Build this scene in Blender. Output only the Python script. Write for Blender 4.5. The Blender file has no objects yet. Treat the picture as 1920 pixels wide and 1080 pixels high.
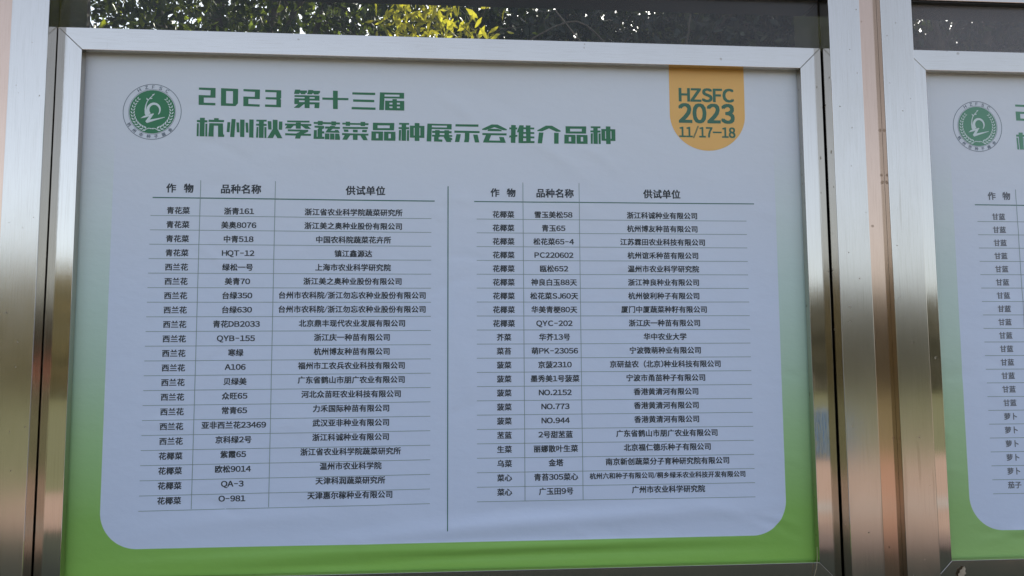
import bpy, math, random
import numpy as np
from mathutils import Vector, Matrix

# ------------------------------------------------------------------ camera, sky, sun, exposure
scene = bpy.context.scene
COL = scene.collection
rad = math.radians

cam_data = bpy.data.cameras.new("camera")
cam = bpy.data.objects.new("camera", cam_data)
COL.objects.link(cam)
cam_data.sensor_width = 36.0
cam_data.lens = 30.0
cam_data.clip_start = 0.05
cam_data.clip_end = 3000
RGT = Vector((0.99665, -0.0816, -0.005494))
UPV = Vector((-0.002347, -0.09569, 0.995408))
FWD = Vector((0.081751, 0.992061, 0.095561))
mw = Matrix.Identity(4)
for i_ in range(3):
    mw[i_][0] = RGT[i_]; mw[i_][1] = UPV[i_]; mw[i_][2] = -FWD[i_]
mw[0][3], mw[1][3], mw[2][3] = 0.0, -3.0, 1.5
cam.matrix_world = mw
scene.camera = cam

SUN_EL = 36.0     # degrees above the horizon
SUN_AZ = 24.0     # degrees from +Y (behind the board) towards +X
world = bpy.data.worlds.new("World")
scene.world = world
world.use_nodes = True
wn = world.node_tree
for n_ in list(wn.nodes): wn.nodes.remove(n_)
sky = wn.nodes.new("ShaderNodeTexSky")
sky.sky_type = 'NISHITA'
sky.sun_disc = False
sky.sun_elevation = rad(SUN_EL)
sky.sun_rotation = rad(SUN_AZ)
sky.air_density = 0.8
sky.dust_density = 3.0
sky.ozone_density = 1.2
bg = wn.nodes.new("ShaderNodeBackground")
bg.inputs[1].default_value = 0.15
wo = wn.nodes.new("ShaderNodeOutputWorld")
hsv = wn.nodes.new("ShaderNodeHueSaturation")      # hazy autumn air: a paler sky all round
hsv.inputs['Saturation'].default_value = 0.58
wn.links.new(sky.outputs[0], hsv.inputs['Color'])
wn.links.new(hsv.outputs[0], bg.inputs[0])
wn.links.new(bg.outputs[0], wo.inputs[0])

sl = bpy.data.lights.new("sun", 'SUN')
sl.energy = 3.2
sl.angle = rad(0.5)
sl.color = (1.0, 0.93, 0.82)
sun = bpy.data.objects.new("sun", sl)
COL.objects.link(sun)
sdir = Vector((math.sin(rad(SUN_AZ)) * math.cos(rad(SUN_EL)), math.cos(rad(SUN_AZ)) * math.cos(rad(SUN_EL)), math.sin(rad(SUN_EL))))
sun.rotation_euler = sdir.to_track_quat('Z', 'Y').to_euler()
sun.location = sdir * 30

scene.view_settings.view_transform = 'Standard'
scene.view_settings.look = 'None'
scene.view_settings.gamma = 1.0
scene.view_settings.use_curve_mapping = False
scene.view_settings.exposure = 1.34

rng = np.random.default_rng(11)
random.seed(5)

# ------------------------------------------------------------------ node helpers
def new_mat(name):
    m = bpy.data.materials.new(name); m.use_nodes = True
    nt = m.node_tree
    for n in list(nt.nodes): nt.nodes.remove(n)
    out = nt.nodes.new("ShaderNodeOutputMaterial")
    return m, nt, out

def N(nt, typ, **kw):
    n = nt.nodes.new(typ)
    for k, v in kw.items(): setattr(n, k, v)
    return n

def setin(n, **kw):
    for k, v in kw.items():
        n.inputs[k.replace('_', ' ')].default_value = v

def math_n(nt, op, a, b=None, c=None, clamp=False):
    n = nt.nodes.new("ShaderNodeMath"); n.operation = op; n.use_clamp = clamp
    for i, v in enumerate((a, b, c)):
        if v is None: continue
        if isinstance(v, (int, float)): n.inputs[i].default_value = v
        else: nt.links.new(v, n.inputs[i])
    return n.outputs[0]

def mixc(nt, fac, a, b, blend='MIX'):
    n = nt.nodes.new("ShaderNodeMix"); n.data_type = 'RGBA'; n.blend_type = blend
    for sock, v in ((n.inputs[0], fac), (n.inputs[6], a), (n.inputs[7], b)):
        if isinstance(v, (int, float)): sock.default_value = v
        elif isinstance(v, tuple): sock.default_value = v if len(v) == 4 else v + (1,)
        else: nt.links.new(v, sock)
    return n.outputs[2]

def ramp(nt, fac, stops, interp='LINEAR'):
    n = nt.nodes.new("ShaderNodeValToRGB"); cr = n.color_ramp; cr.interpolation = interp
    while len(cr.elements) < len(stops): cr.elements.new(0.5)
    for e, (p, c) in zip(cr.elements, stops):
        e.position = p; e.color = c if len(c) == 4 else tuple(c) + (1,)
    nt.links.new(fac, n.inputs[0])
    return n.outputs[0]

def coords(nt, scale=(1, 1, 1), kind='Object'):
    tc = nt.nodes.new("ShaderNodeTexCoord")
    mp = nt.nodes.new("ShaderNodeMapping")
    mp.inputs['Scale'].default_value = scale
    if kind == 'Object':
        ge = nt.nodes.new("ShaderNodeNewGeometry"); nt.links.new(ge.outputs['Position'], mp.inputs[0])
    else: nt.links.new(tc.outputs[kind], mp.inputs[0])
    return mp.outputs[0]

def noise(nt, vec, scale, detail=3, rough=0.55):
    n = nt.nodes.new("ShaderNodeTexNoise")
    n.inputs['Scale'].default_value = scale; n.inputs['Detail'].default_value = detail
    n.inputs['Roughness'].default_value = rough
    nt.links.new(vec, n.inputs['Vector'])
    return n.outputs[0]

# ------------------------------------------------------------------ materials
def steel(name, base, rough, streak=(90, 90, 1.2), streak_amt=0.05, wav=0.05, dirt=0.5, top_dirt=0.0):
    m, nt, out = new_mat(name)
    p = N(nt, "ShaderNodeBsdfPrincipled")
    nt.links.new(p.outputs[0], out.inputs[0])
    p.inputs['Metallic'].default_value = 1.0
    co = coords(nt); cs = coords(nt, streak)
    fine = noise(nt, cs, 6.0, 4, 0.6)
    big = noise(nt, co, 2.3, 4, 0.6)
    # water marks, finger marks and rust coloured specks
    vor = N(nt, "ShaderNodeTexVoronoi"); vor.inputs['Scale'].default_value = 26
    wob = N(nt, "ShaderNodeVectorMath"); wob.operation = 'ADD'
    nzc = N(nt, "ShaderNodeTexNoise"); nzc.inputs['Scale'].default_value = 60; nzc.inputs['Detail'].default_value = 2
    nt.links.new(co, nzc.inputs['Vector'])
    sc_ = N(nt, "ShaderNodeVectorMath"); sc_.operation = 'SCALE'; sc_.inputs['Scale'].default_value = 0.010
    nt.links.new(nzc.outputs[1], sc_.inputs[0])
    nt.links.new(co, wob.inputs[0]); nt.links.new(sc_.outputs[0], wob.inputs[1])
    nt.links.new(wob.outputs[0], vor.inputs['Vector'])
    sel0 = N(nt, 'ShaderNodeSeparateColor'); nt.links.new(vor.outputs['Color'], sel0.inputs[0])
    spot = math_n(nt, 'LESS_THAN', vor.outputs['Distance'], math_n(nt, 'MULTIPLY', sel0.outputs[1], 0.19))
    sel = N(nt, "ShaderNodeSeparateColor"); nt.links.new(vor.outputs['Color'], sel.inputs[0])
    keep = math_n(nt, 'GREATER_THAN', sel.outputs[0], 0.62)
    spot = math_n(nt, 'MULTIPLY', math_n(nt, 'MULTIPLY', spot, keep), dirt)
    smear = ramp(nt, noise(nt, coords(nt, (1, 1, 0.35)), 6, 3, 0.5), [(0.50, (0, 0, 0)), (0.85, (1, 1, 1))])
    smear_f = math_n(nt, 'MULTIPLY', smear, 0.30 * dirt)
    c0 = mixc(nt, big, tuple(b * 0.94 for b in base), tuple(min(1, b * 1.05) for b in base))
    c1 = mixc(nt, smear_f, c0, (base[0] * 0.78, base[1] * 0.75, base[2] * 0.68))
    c2 = mixc(nt, spot, c1, (base[0] * 0.38, base[1] * 0.33, base[2] * 0.26))
    # brushing lines and light scuffs
    line = ramp(nt, noise(nt, coords(nt, tuple(3.0 * s_ for s_ in streak)), 2.0, 3, 0.7), [(0.36, (0.80, 0.78, 0.74)), (0.50, (1, 1, 1)), (0.64, (1, 1, 1)), (0.76, (1.18, 1.18, 1.18))])
    c2 = mixc(nt, 0.38, c2, line, 'MULTIPLY')
    scr = ramp(nt, noise(nt, coords(nt, (55, 55, 2.2)), 1.0, 2, 0.4), [(0.70, (0, 0, 0)), (0.73, (1, 1, 1))])
    c2 = mixc(nt, math_n(nt, 'MULTIPLY', scr, 0.35 * dirt), c2, (base[0] * 0.5, base[1] * 0.46, base[2] * 0.4))
    nt.links.new(c2, p.inputs['Base Color'])
    r0 = math_n(nt, 'MULTIPLY_ADD', fine, 0.04, rough - 0.02)
    r1 = math_n(nt, 'MULTIPLY_ADD', smear_f, 0.12, r0)
    r2 = math_n(nt, 'MULTIPLY_ADD', spot, 0.3, r1)
    nt.links.new(r2, p.inputs['Roughness'])
    b1 = N(nt, "ShaderNodeBump"); setin(b1, Strength=streak_amt, Distance=0.002)
    nt.links.new(fine, b1.inputs['Height'])
    b2 = N(nt, "ShaderNodeBump"); setin(b2, Strength=wav, Distance=0.02)
    nt.links.new(noise(nt, coords(nt, (1, 1, 0.4)), 3.0, 2, 0.4), b2.inputs['Height'])
    nt.links.new(b1.outputs[0], b2.inputs['Normal'])
    nt.links.new(b2.outputs[0], p.inputs['Normal'])
    return m

M = {}
M['post_steel'] = steel('satin_steel_post', (0.535, 0.50, 0.45), 0.13, streak_amt=0.02, wav=0.03, dirt=0.75)
M['frame_steel'] = steel('bright_steel_frame', (0.535, 0.50, 0.45), 0.06, streak=(45, 45, 0.6), streak_amt=0.06, wav=0.04, dirt=0.45)
M['rail_steel'] = steel('bright_steel_rail', (0.535, 0.50, 0.45), 0.09, streak=(1.2, 90, 90), streak_amt=0.02, wav=0.03, dirt=0.4)
M['copper_steel'] = steel('rose_tinted_steel', (0.53, 0.385, 0.295), 0.11, streak_amt=0.02, wav=0.03, dirt=0.5)

def plain(name, col, rough=0.6, metallic=0.0, var=0.1, scale=12.0, bump=0.0):
    m, nt, out = new_mat(name)
    p = N(nt, "ShaderNodeBsdfPrincipled"); nt.links.new(p.outputs[0], out.inputs[0])
    nz = noise(nt, coords(nt), scale, 4, 0.6)
    c = mixc(nt, nz, tuple(x * (1 - var) for x in col), tuple(min(1, x * (1 + var)) for x in col))
    nt.links.new(c, p.inputs['Base Color'])
    p.inputs['Roughness'].default_value = rough; p.inputs['Metallic'].default_value = metallic
    if bump:
        b = N(nt, "ShaderNodeBump"); setin(b, Strength=bump, Distance=0.01)
        nt.links.new(nz, b.inputs['Height']); nt.links.new(b.outputs[0], p.inputs['Normal'])
    return m

M['case_dark'] = plain('painted_case_back', (0.10, 0.10, 0.10), 0.6)
M['soffit'] = plain('dark_soffit', (0.03, 0.03, 0.03), 0.8)  # shade on the header's underside put into the colour
M['rubber'] = plain('black_seal', (0.02, 0.02, 0.02), 0.7)
INK = (0.030, 0.038, 0.045)
M['ink'] = plain('charcoal_ink', INK, 0.55, var=0.05)
M['ink_green'] = plain('green_ink', (0.03, 0.175, 0.075), 0.5, var=0.06)
M['ink_emblem'] = plain('emblem_green_ink', (0.03, 0.20, 0.08), 0.5, var=0.05)
M['ink_slate'] = plain('slate_ink', (0.16, 0.20, 0.24), 0.5, var=0.05)
M['ink_line'] = plain('grey_green_line_ink', (0.24, 0.32, 0.31), 0.5, var=0.05)
M['ink_rule'] = plain('dark_green_line_ink', (0.05, 0.16, 0.12), 0.5, var=0.05)
M['ink_badge'] = plain('badge_orange_ink', (0.84, 0.48, 0.14), 0.5, var=0.02)
M['ink_badge_text'] = plain('badge_text_ink', (0.05, 0.16, 0.10), 0.5, var=0.05)
M['ink_white'] = plain('unprinted_white', (0.66, 0.74, 0.72), 0.5, var=0.02)
M['ink2'] = plain('pale_charcoal_ink', (0.15, 0.16, 0.18), 0.55, var=0.05)  # pale veil of light mixed into the ink colour
M['ink2_green'] = plain('pale_green_ink', (0.12, 0.30, 0.19), 0.5, var=0.05)  # green ink with the same light veil mixed in

def sheet_mat(name, x0, x1, zb, r, lift=0.0):
    """printed vinyl: white at the top, teal to grass green towards the bottom, with a pale round-cornered table field"""
    m, nt, out = new_mat(name)
    p = N(nt, "ShaderNodeBsdfPrincipled"); nt.links.new(p.outputs[0], out.inputs[0])
    co = coords(nt)
    sp = N(nt, "ShaderNodeSeparateXYZ"); nt.links.new(co, sp.inputs[0])
    X, Z = sp.outputs[0], sp.outputs[2]
    # rounded field: distance to a rounded box whose top lies above the sheet
    qx = math_n(nt, 'SUBTRACT', math_n(nt, 'ABSOLUTE', math_n(nt, 'SUBTRACT', X, (x0 + x1) / 2)), (x1 - x0) / 2 - r)
    qz = math_n(nt, 'SUBTRACT', zb + r, Z)
    qx = math_n(nt, 'MAXIMUM', qx, 0.0); qz = math_n(nt, 'MAXIMUM', qz, 0.0)
    d = math_n(nt, 'SUBTRACT', math_n(nt, 'SQRT', math_n(nt, 'ADD', math_n(nt, 'MULTIPLY', qx, qx), math_n(nt, 'MULTIPLY', qz, qz))), r)
    mask = math_n(nt, 'MULTIPLY_ADD', d, -800.0, 0.5, clamp=True)
    t = math_n(nt, 'MULTIPLY_ADD', Z, 1 / 1.9, -0.8 / 1.9, clamp=True)
    l = lift
    def L(c): return tuple(v + (0.75 - v) * l for v in c)
    grad = ramp(nt, t, [(0.0, L((0.25, 0.505, 0.075))), (0.10, L((0.26, 0.51, 0.10))), (0.25, L((0.36, 0.58, 0.27))),
                        (0.38, L((0.45, 0.62, 0.46))), (0.52, L((0.555, 0.70, 0.62))), (0.66, L((0.66, 0.755, 0.73))),
                        (0.80, (0.705, 0.745, 0.79)), (1.0, (0.72, 0.75, 0.785))])
    field = ramp(nt, t, [(0.0, (0.63, 0.705, 0.86)), (0.5, (0.65, 0.72, 0.85)), (0.78, (0.705, 0.745, 0.80)), (1.0, (0.72, 0.75, 0.785))])
    c = mixc(nt, mask, grad, field)
    grime = noise(nt, coords(nt, (1, 1, 0.6)), 5, 4, 0.6)
    c = mixc(nt, math_n(nt, 'MULTIPLY', grime, 0.06), c, (0.5, 0.48, 0.42))
    nt.links.new(c, p.inputs['Base Color'])
    p.inputs['Roughness'].default_value = 0.48
    p.inputs['IOR'].default_value = 1.4
    b = N(nt, "ShaderNodeBump"); setin(b, Strength=0.42, Distance=0.004)
    nt.links.new(noise(nt, coords(nt, (1, 1, 1.6)), 14, 4, 0.55), b.inputs['Height'])
    nt.links.new(b.outputs[0], p.inputs['Normal'])
    return m

M['sheet1'] = sheet_mat('printed_vinyl', -1.149, 1.2375, 0.905, 0.125)
M['sheet2'] = sheet_mat('printed_vinyl_paler', 1.931, 4.318, 0.905, 0.125, 0.12)  # last argument blends a pale light veil into the print

def pane_mat():
    m, nt, out = new_mat('dusty_tinted_pane')
    tr = N(nt, "ShaderNodeBsdfTransparent"); tr.inputs[0].default_value = (0.86, 0.88, 0.86, 1)
    df = N(nt, "ShaderNodeBsdfDiffuse"); df.inputs[0].default_value = (0.42, 0.39, 0.40, 1)
    gl = N(nt, "ShaderNodeBsdfGlossy"); gl.inputs['Roughness'].default_value = 0.03
    co = coords(nt)
    sp = N(nt, "ShaderNodeSeparateXYZ"); nt.links.new(co, sp.inputs[0])
    nz = noise(nt, coords(nt, (1, 1, 1.5)), 4, 5, 0.6)
    wv = N(nt, "ShaderNodeTexWave"); wv.wave_type = 'RINGS'; setin(wv, Scale=2.2, Distortion=9.0, Detail=2.0)
    nt.links.new(co, wv.inputs['Vector'])
    swirl = ramp(nt, wv.outputs[1], [(0.86, (0, 0, 0)), (0.97, (1, 1, 1))])
    r1 = ramp(nt, math_n(nt, 'MULTIPLY_ADD', sp.outputs[0], 0.2, 0.3, clamp=True),
              [(0.0, (0.015,) * 3), (0.35, (0.02,) * 3), (0.46, (0.06,) * 3), (0.60, (0.10,) * 3), (0.63, (0.20,) * 3), (1.0, (0.30,) * 3)])   # dustier towards the right
    base = r1
    dust = math_n(nt, 'MULTIPLY', base, math_n(nt, 'MULTIPLY_ADD', nz, 0.5, 0.75))
    dust = math_n(nt, 'MULTIPLY_ADD', swirl, 0.012, dust)
    m1 = N(nt, "ShaderNodeMixShader"); nt.links.new(dust, m1.inputs[0])
    nt.links.new(tr.outputs[0], m1.inputs[1]); nt.links.new(df.outputs[0], m1.inputs[2])
    m2 = N(nt, "ShaderNodeMixShader"); m2.inputs[0].default_value = 0.012
    nt.links.new(m1.outputs[0], m2.inputs[1]); nt.links.new(gl.outputs[0], m2.inputs[2])
    nt.links.new(m2.outputs[0], out.inputs[0])
    return m
M['pane'] = pane_mat()

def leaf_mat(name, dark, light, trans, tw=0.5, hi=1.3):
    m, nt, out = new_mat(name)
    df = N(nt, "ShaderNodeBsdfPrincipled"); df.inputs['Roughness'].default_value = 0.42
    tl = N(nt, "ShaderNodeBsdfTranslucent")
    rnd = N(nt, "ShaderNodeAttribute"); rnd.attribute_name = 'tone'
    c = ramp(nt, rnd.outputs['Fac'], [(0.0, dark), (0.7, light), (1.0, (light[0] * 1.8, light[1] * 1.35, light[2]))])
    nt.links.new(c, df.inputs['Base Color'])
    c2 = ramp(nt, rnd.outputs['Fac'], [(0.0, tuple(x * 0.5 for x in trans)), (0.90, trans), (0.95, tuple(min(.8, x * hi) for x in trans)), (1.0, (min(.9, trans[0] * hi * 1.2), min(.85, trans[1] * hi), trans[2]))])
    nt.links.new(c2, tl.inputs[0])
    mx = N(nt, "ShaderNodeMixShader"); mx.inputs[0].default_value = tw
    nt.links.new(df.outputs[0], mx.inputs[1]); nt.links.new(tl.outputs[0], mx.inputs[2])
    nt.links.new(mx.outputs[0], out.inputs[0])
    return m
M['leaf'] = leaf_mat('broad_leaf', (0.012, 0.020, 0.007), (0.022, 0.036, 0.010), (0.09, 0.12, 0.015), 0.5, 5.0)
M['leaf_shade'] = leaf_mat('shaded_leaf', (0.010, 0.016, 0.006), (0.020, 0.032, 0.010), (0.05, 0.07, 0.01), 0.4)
M['leaf_bright'] = leaf_mat('yellow_green_leaf', (0.05, 0.09, 0.015), (0.10, 0.14, 0.02), (0.68, 0.62, 0.05), 0.65)  # sun shining through the leaves put into their colour
M['leaf_far'] = leaf_mat('far_leaf', (0.075, 0.082, 0.062), (0.11, 0.115, 0.088), (0.13, 0.13, 0.08), 0.3)  # lightened and greyed: haze of the distance put into the leaf colour
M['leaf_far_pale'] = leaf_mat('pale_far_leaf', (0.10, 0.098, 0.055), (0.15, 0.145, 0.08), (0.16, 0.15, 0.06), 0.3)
M['bark'] = plain('grey_brown_bark', (0.09, 0.07, 0.05), 0.9, var=0.5, scale=30, bump=0.6)
M['bark_patchy'] = plain('patchy_trunk_bark', (0.05, 0.042, 0.026), 0.85, var=0.75, scale=9, bump=0.6)
M['straw'] = plain('dry_straw', (0.45, 0.36, 0.22), 0.7)
M['dead_leaf'] = plain('dead_leaf', (0.42, 0.34, 0.24), 0.7, var=0.4, scale=50)
M['soil'] = plain('soil_and_litter', (0.10, 0.08, 0.055), 0.95, var=0.4, scale=3, bump=0.4)
M['paving'] = plain('salmon_paving', (0.27, 0.19, 0.15), 0.8, var=0.12, scale=0.8, bump=0.1)
M['kerb'] = plain('grey_concrete_kerb', (0.27, 0.26, 0.25), 0.8)
M['lawn'] = plain('short_grass', (0.092, 0.098, 0.040), 0.9, var=0.35, scale=0.6, bump=0.5)
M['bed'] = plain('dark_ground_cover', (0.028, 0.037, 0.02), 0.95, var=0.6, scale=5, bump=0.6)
M['road'] = plain('asphalt', (0.055, 0.055, 0.058), 0.85, var=0.2)
M['wall_plaster'] = plain('pale_plaster', (0.55, 0.50, 0.44), 0.8)
M['window_glass'] = plain('dark_window_glass', (0.03, 0.04, 0.05), 0.1)
M['blue_plastic'] = plain('blue_plastic', (0.025, 0.09, 0.22), 0.4)
M['red_paint'] = plain('red_paint', (0.36, 0.09, 0.07), 0.5)
M['grey_paint'] = plain('grey_paint', (0.25, 0.25, 0.25), 0.5)

# ------------------------------------------------------------------ object helpers
def mesh_obj(name, verts, faces, mat, parent=None, smooth=False, loc=None):
    me = bpy.data.meshes.new(name)
    me.from_pydata([tuple(map(float, v)) for v in verts], [], [tuple(f) for f in faces])
    me.update()
    if mat is not None: me.materials.append(mat)
    if smooth: me.polygons.foreach_set('use_smooth', [True] * len(me.polygons))
    o = bpy.data.objects.new(name, me); COL.objects.link(o)
    if parent is not None: o.parent = parent
    if loc is not None: o.location = loc
    return o

def thing(name, label, cat, loc=(0, 0, 0), group=None):
    o = bpy.data.objects.new(name, None); COL.objects.link(o)
    o.location = loc; o.empty_display_size = 0.1
    tag(o, label, cat, group)
    return o

def tag(o, label=None, cat=None, group=None, kind=None):
    if label: o['label'] = label
    if cat: o['category'] = cat
    if group: o['group'] = group
    if kind: o['kind'] = kind
    return o

class MB:
    def __init__(s): s.v = []; s.f = []
    def add(s, vs, fs):
        k = len(s.v); s.v += [tuple(v) for v in vs]; s.f += [tuple(i + k for i in f) for f in fs]
    def box(s, x0, x1, y0, y1, z0, z1):
        s.add([(x0, y0, z0), (x1, y0, z0), (x1, y1, z0), (x0, y1, z0), (x0, y0, z1), (x1, y0, z1), (x1, y1, z1), (x0, y1, z1)],
              [(0, 3, 2, 1), (4, 5, 6, 7), (0, 1, 5, 4), (1, 2, 6, 5), (2, 3, 7, 6), (3, 0, 4, 7)])
    def tube(s, pts, rads, n=8):
        rings = []
        for i, p in enumerate(pts):
            p = Vector(p)
            a = Vector(pts[max(i - 1, 0)]); b = Vector(pts[min(i + 1, len(pts) - 1)])
            d = (b - a).normalized()
            u = d.cross(Vector((0.31, 0.2, 0.93))).normalized(); w = d.cross(u)
            rings.append([p + (u * math.cos(2 * math.pi * k / n) + w * math.sin(2 * math.pi * k / n)) * rads[i] for k in range(n)])
        vs = [v for r in rings for v in r]; fs = []
        for i in range(len(pts) - 1):
            for k in range(n):
                fs.append((i * n + k, i * n + (k + 1) % n, (i + 1) * n + (k + 1) % n, (i + 1) * n + k))
        fs.append(tuple(range(n - 1, -1, -1))); fs.append(tuple((len(pts) - 1) * n + k for k in range(n)))
        s.add(vs, fs)
    def build(s, name, mat, parent=None, smooth=False, loc=None):
        return mesh_obj(name, s.v, s.f, mat, parent, smooth, loc)

def bevel(o, w, seg=2):
    md = o.modifiers.new('bevel', 'BEVEL'); md.width = w; md.segments = seg; md.limit_method = 'ANGLE'
    return o

# ------------------------------------------------------------------ ground
def sheet_ground(name, x0, x1, y0, y1, z, mat, label=None, thick=None):
    b = MB()
    if thick: b.box(x0, x1, y0, y1, z - thick, z)
    else: b.add([(x0, y0, z), (x1, y0, z), (x1, y1, z), (x0, y1, z)], [(0, 1, 2, 3)])
    o = b.build(name, mat)
    tag(o, kind='structure')
    return o
sheet_ground('ground', -1500, 1500, -1500, 1500, 0.0, M['soil'])
# planting bed close to the board, oblique salmon paving beyond it, lawn further out
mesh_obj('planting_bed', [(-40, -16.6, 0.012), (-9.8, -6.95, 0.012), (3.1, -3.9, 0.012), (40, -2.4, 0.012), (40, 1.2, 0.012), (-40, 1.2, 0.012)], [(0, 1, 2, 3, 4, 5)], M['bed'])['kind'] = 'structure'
mesh_obj('pavement', [(-9.8, -6.95, 0.03), (40, -18.2, 0.03), (40, -2.4, 0.03), (3.1, -3.9, 0.03)], [(0, 1, 2, 3)], M['paving'])['kind'] = 'structure'
mesh_obj('path', [(-3.0, -5.6, 0.036), (40, -9.3, 0.036), (40, -8.2, 0.036), (-3.0, -5.15, 0.036)], [(0, 1, 2, 3)], M['kerb'])['kind'] = 'structure'  # narrow grey band across the paving
mesh_obj('lawn', [(-300, -260, 0.01), (-300, -100, 0.01), (-40, -16.8, 0.01), (-9.8, -7.05, 0.01), (40, -18.3, 0.01), (300, -90, 0.01), (300, -260, 0.01)], [(0, 6, 5, 4, 3, 2, 1)], M['lawn'])['kind'] = 'structure'

# ------------------------------------------------------------------ steel columns between the bays
YF = -0.068     # front of the posts; the case doors lie in the plane y = 0
YB = 0.235
def column(xa0, xa1, xb0, xb1, label):
    cx = (xa0 + xb1) / 2
    t = thing('post_pair', label, 'post', (cx, 0, 0), 'steel post pairs between the display cases')
    for x0, x1 in ((xa0, xa1), (xb0, xb1)):
        b = MB(); b.box(x0 - cx, x1 - cx, YF, YB, 0.02, 3.25)
        bevel(b.build('post', M['post_steel'], t), 0.0022)
    b = MB(); b.box(xa1 + 0.0006 - cx, xb0 - 0.0006 - cx, YF + 0.028, YB - 0.03, 0.02, 3.2)
    b.build('infill_strip', M['copper_steel'], t)
    for x0, x1 in ((xa0, xa1), (xb0, xb1)):
        b = MB(); b.box(x0 - 0.02 - cx, x1 + 0.02 - cx, YF - 0.02, YB + 0.02, 0.02, 0.05)
        b.build('base_plate', M['post_steel'], t)
    return t
column(-1.663, -1.543, -1.463, -1.340, 'brushed steel post at the left edge, rose coloured strip along its left side')
column(1.419, 1.539, 1.619, 1.741, 'two brushed steel posts with a rose strip between, separating the two display cases')
column(4.500, 4.622, 4.700, 4.820, 'steel post pair at the far right end of the second display case')

# ------------------------------------------------------------------ display cases
def case(xo0, xo1, xi0, xi1, zo0, zo1, zi0, zi1, label, sag=0.0):
    cx = (xo0 + xo1) / 2; loc = (cx, 0, 0)
    t = thing('display_case', label, 'display case', loc, 'steel display cases side by side')
    D_ = 0.036
    g = 0.0005
    def rail(p, mat):
        # p: four (x, z) corners, outer pair first; mitred ends
        v = [(x - cx, 0.0, z) for x, z in p] + [(x - cx, D_, z) for x, z in p]
        f = [(0, 1, 2, 3), (7, 6, 5, 4), (0, 4, 5, 1), (1, 5, 6, 2), (2, 6, 7, 3), (3, 7, 4, 0)]
        o = mesh_obj('frame_rail', v, f, mat, t)
        bm_fix(o); bevel(o, 0.0011); return o
    rail([(xo0 + g - sag * .3, zo1 + sag), (xo1 - g, zo1), (xi1 - g, zi1), (xi0 + g - sag * .7, zi1 + sag)], M['rail_steel'])
    rail([(xo0 + g, zo0), (xo1 - g, zo0), (xi1 - g, zi0), (xi0 + g, zi0)], M['rail_steel'])
    rail([(xo0, zo0 + g), (xo0 - sag * .3, zo1 - g + sag), (xi0 - sag * .7, zi1 - g + sag), (xi0, zi0 + g)], M['frame_steel'])
    rail([(xo1, zo0 + g), (xo1, zo1 - g), (xi1, zi1 - g), (xi1, zi0 + g)], M['frame_steel'])
    b = MB(); b.box(xo0 + 0.004 - cx, xo1 - 0.004 - cx, 0.062, 0.14, zo0 + 0.004, zo1 - 0.004)
    b.build('back_box', M['case_dark'], t)
    # the casing around the sheet, behind the door
    b = MB()
    b.box(xo0 + 0.004 - cx, xi0 - 0.045 - cx, 0.0368, 0.0618, zo0 + 0.004, zo1 - 0.004)
    b.box(xi1 + 0.045 - cx, xo1 - 0.004 - cx, 0.0368, 0.0618, zo0 + 0.004, zo1 - 0.004)
    b.box(xi0 - 0.0448 - cx, xi1 + 0.0448 - cx, 0.0368, 0.0618, zi1 + 0.045, zo1 - 0.004)
    b.box(xi0 - 0.0448 - cx, xi1 + 0.0448 - cx, 0.0368, 0.0618, zo0 + 0.004, zi0 - 0.045)
    b.build('casing', M['rubber'], t)
    # header beam over the opening, glass pane under it, and a sill beam under the case
    b = MB(); b.box(xo0 - cx, xo1 - cx, -0.02, 0.148, 2.889, 3.05)
    bevel(b.build('header_beam', M['rail_steel'], t), 0.002)
    b = MB(); b.box(xo0 - cx, xo1 - cx, 0.010, 0.014, zo1 + 0.0005, 2.8835)
    b.build('transom_pane', M['pane'], t)
    b = MB(); b.box(xo0 - cx, xo1 - cx, -0.012, 0.146, 2.884, 2.8885); b.build('soffit', M['soffit'], t)  # near-black sheet standing in for shade under the header
    b = MB(); b.box(xo0 - cx, xo1 - cx, 0.0, 0.12, zo0 - 0.13, zo0 - 0.006)
    bevel(b.build('sill_beam', M['rail_steel'], t), 0.002)
    return t

import bmesh
def bm_fix(o):
    bm = bmesh.new(); bm.from_mesh(o.data); bmesh.ops.recalc_face_normals(bm, faces=bm.faces); bm.to_mesh(o.data); bm.free()

case(-1.3365, 1.4140, -1.2520, 1.3345, 0.737, 2.697, 0.816, 2.618,
     'wide brushed steel display case framing the full list of vegetable varieties', 0.005)
case(1.7455, 4.4955, 1.8245, 4.4120, 0.733, 2.7005, 0.8110, 2.6225,
     'steel display case cut off by the right edge, beside the double posts')

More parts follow.
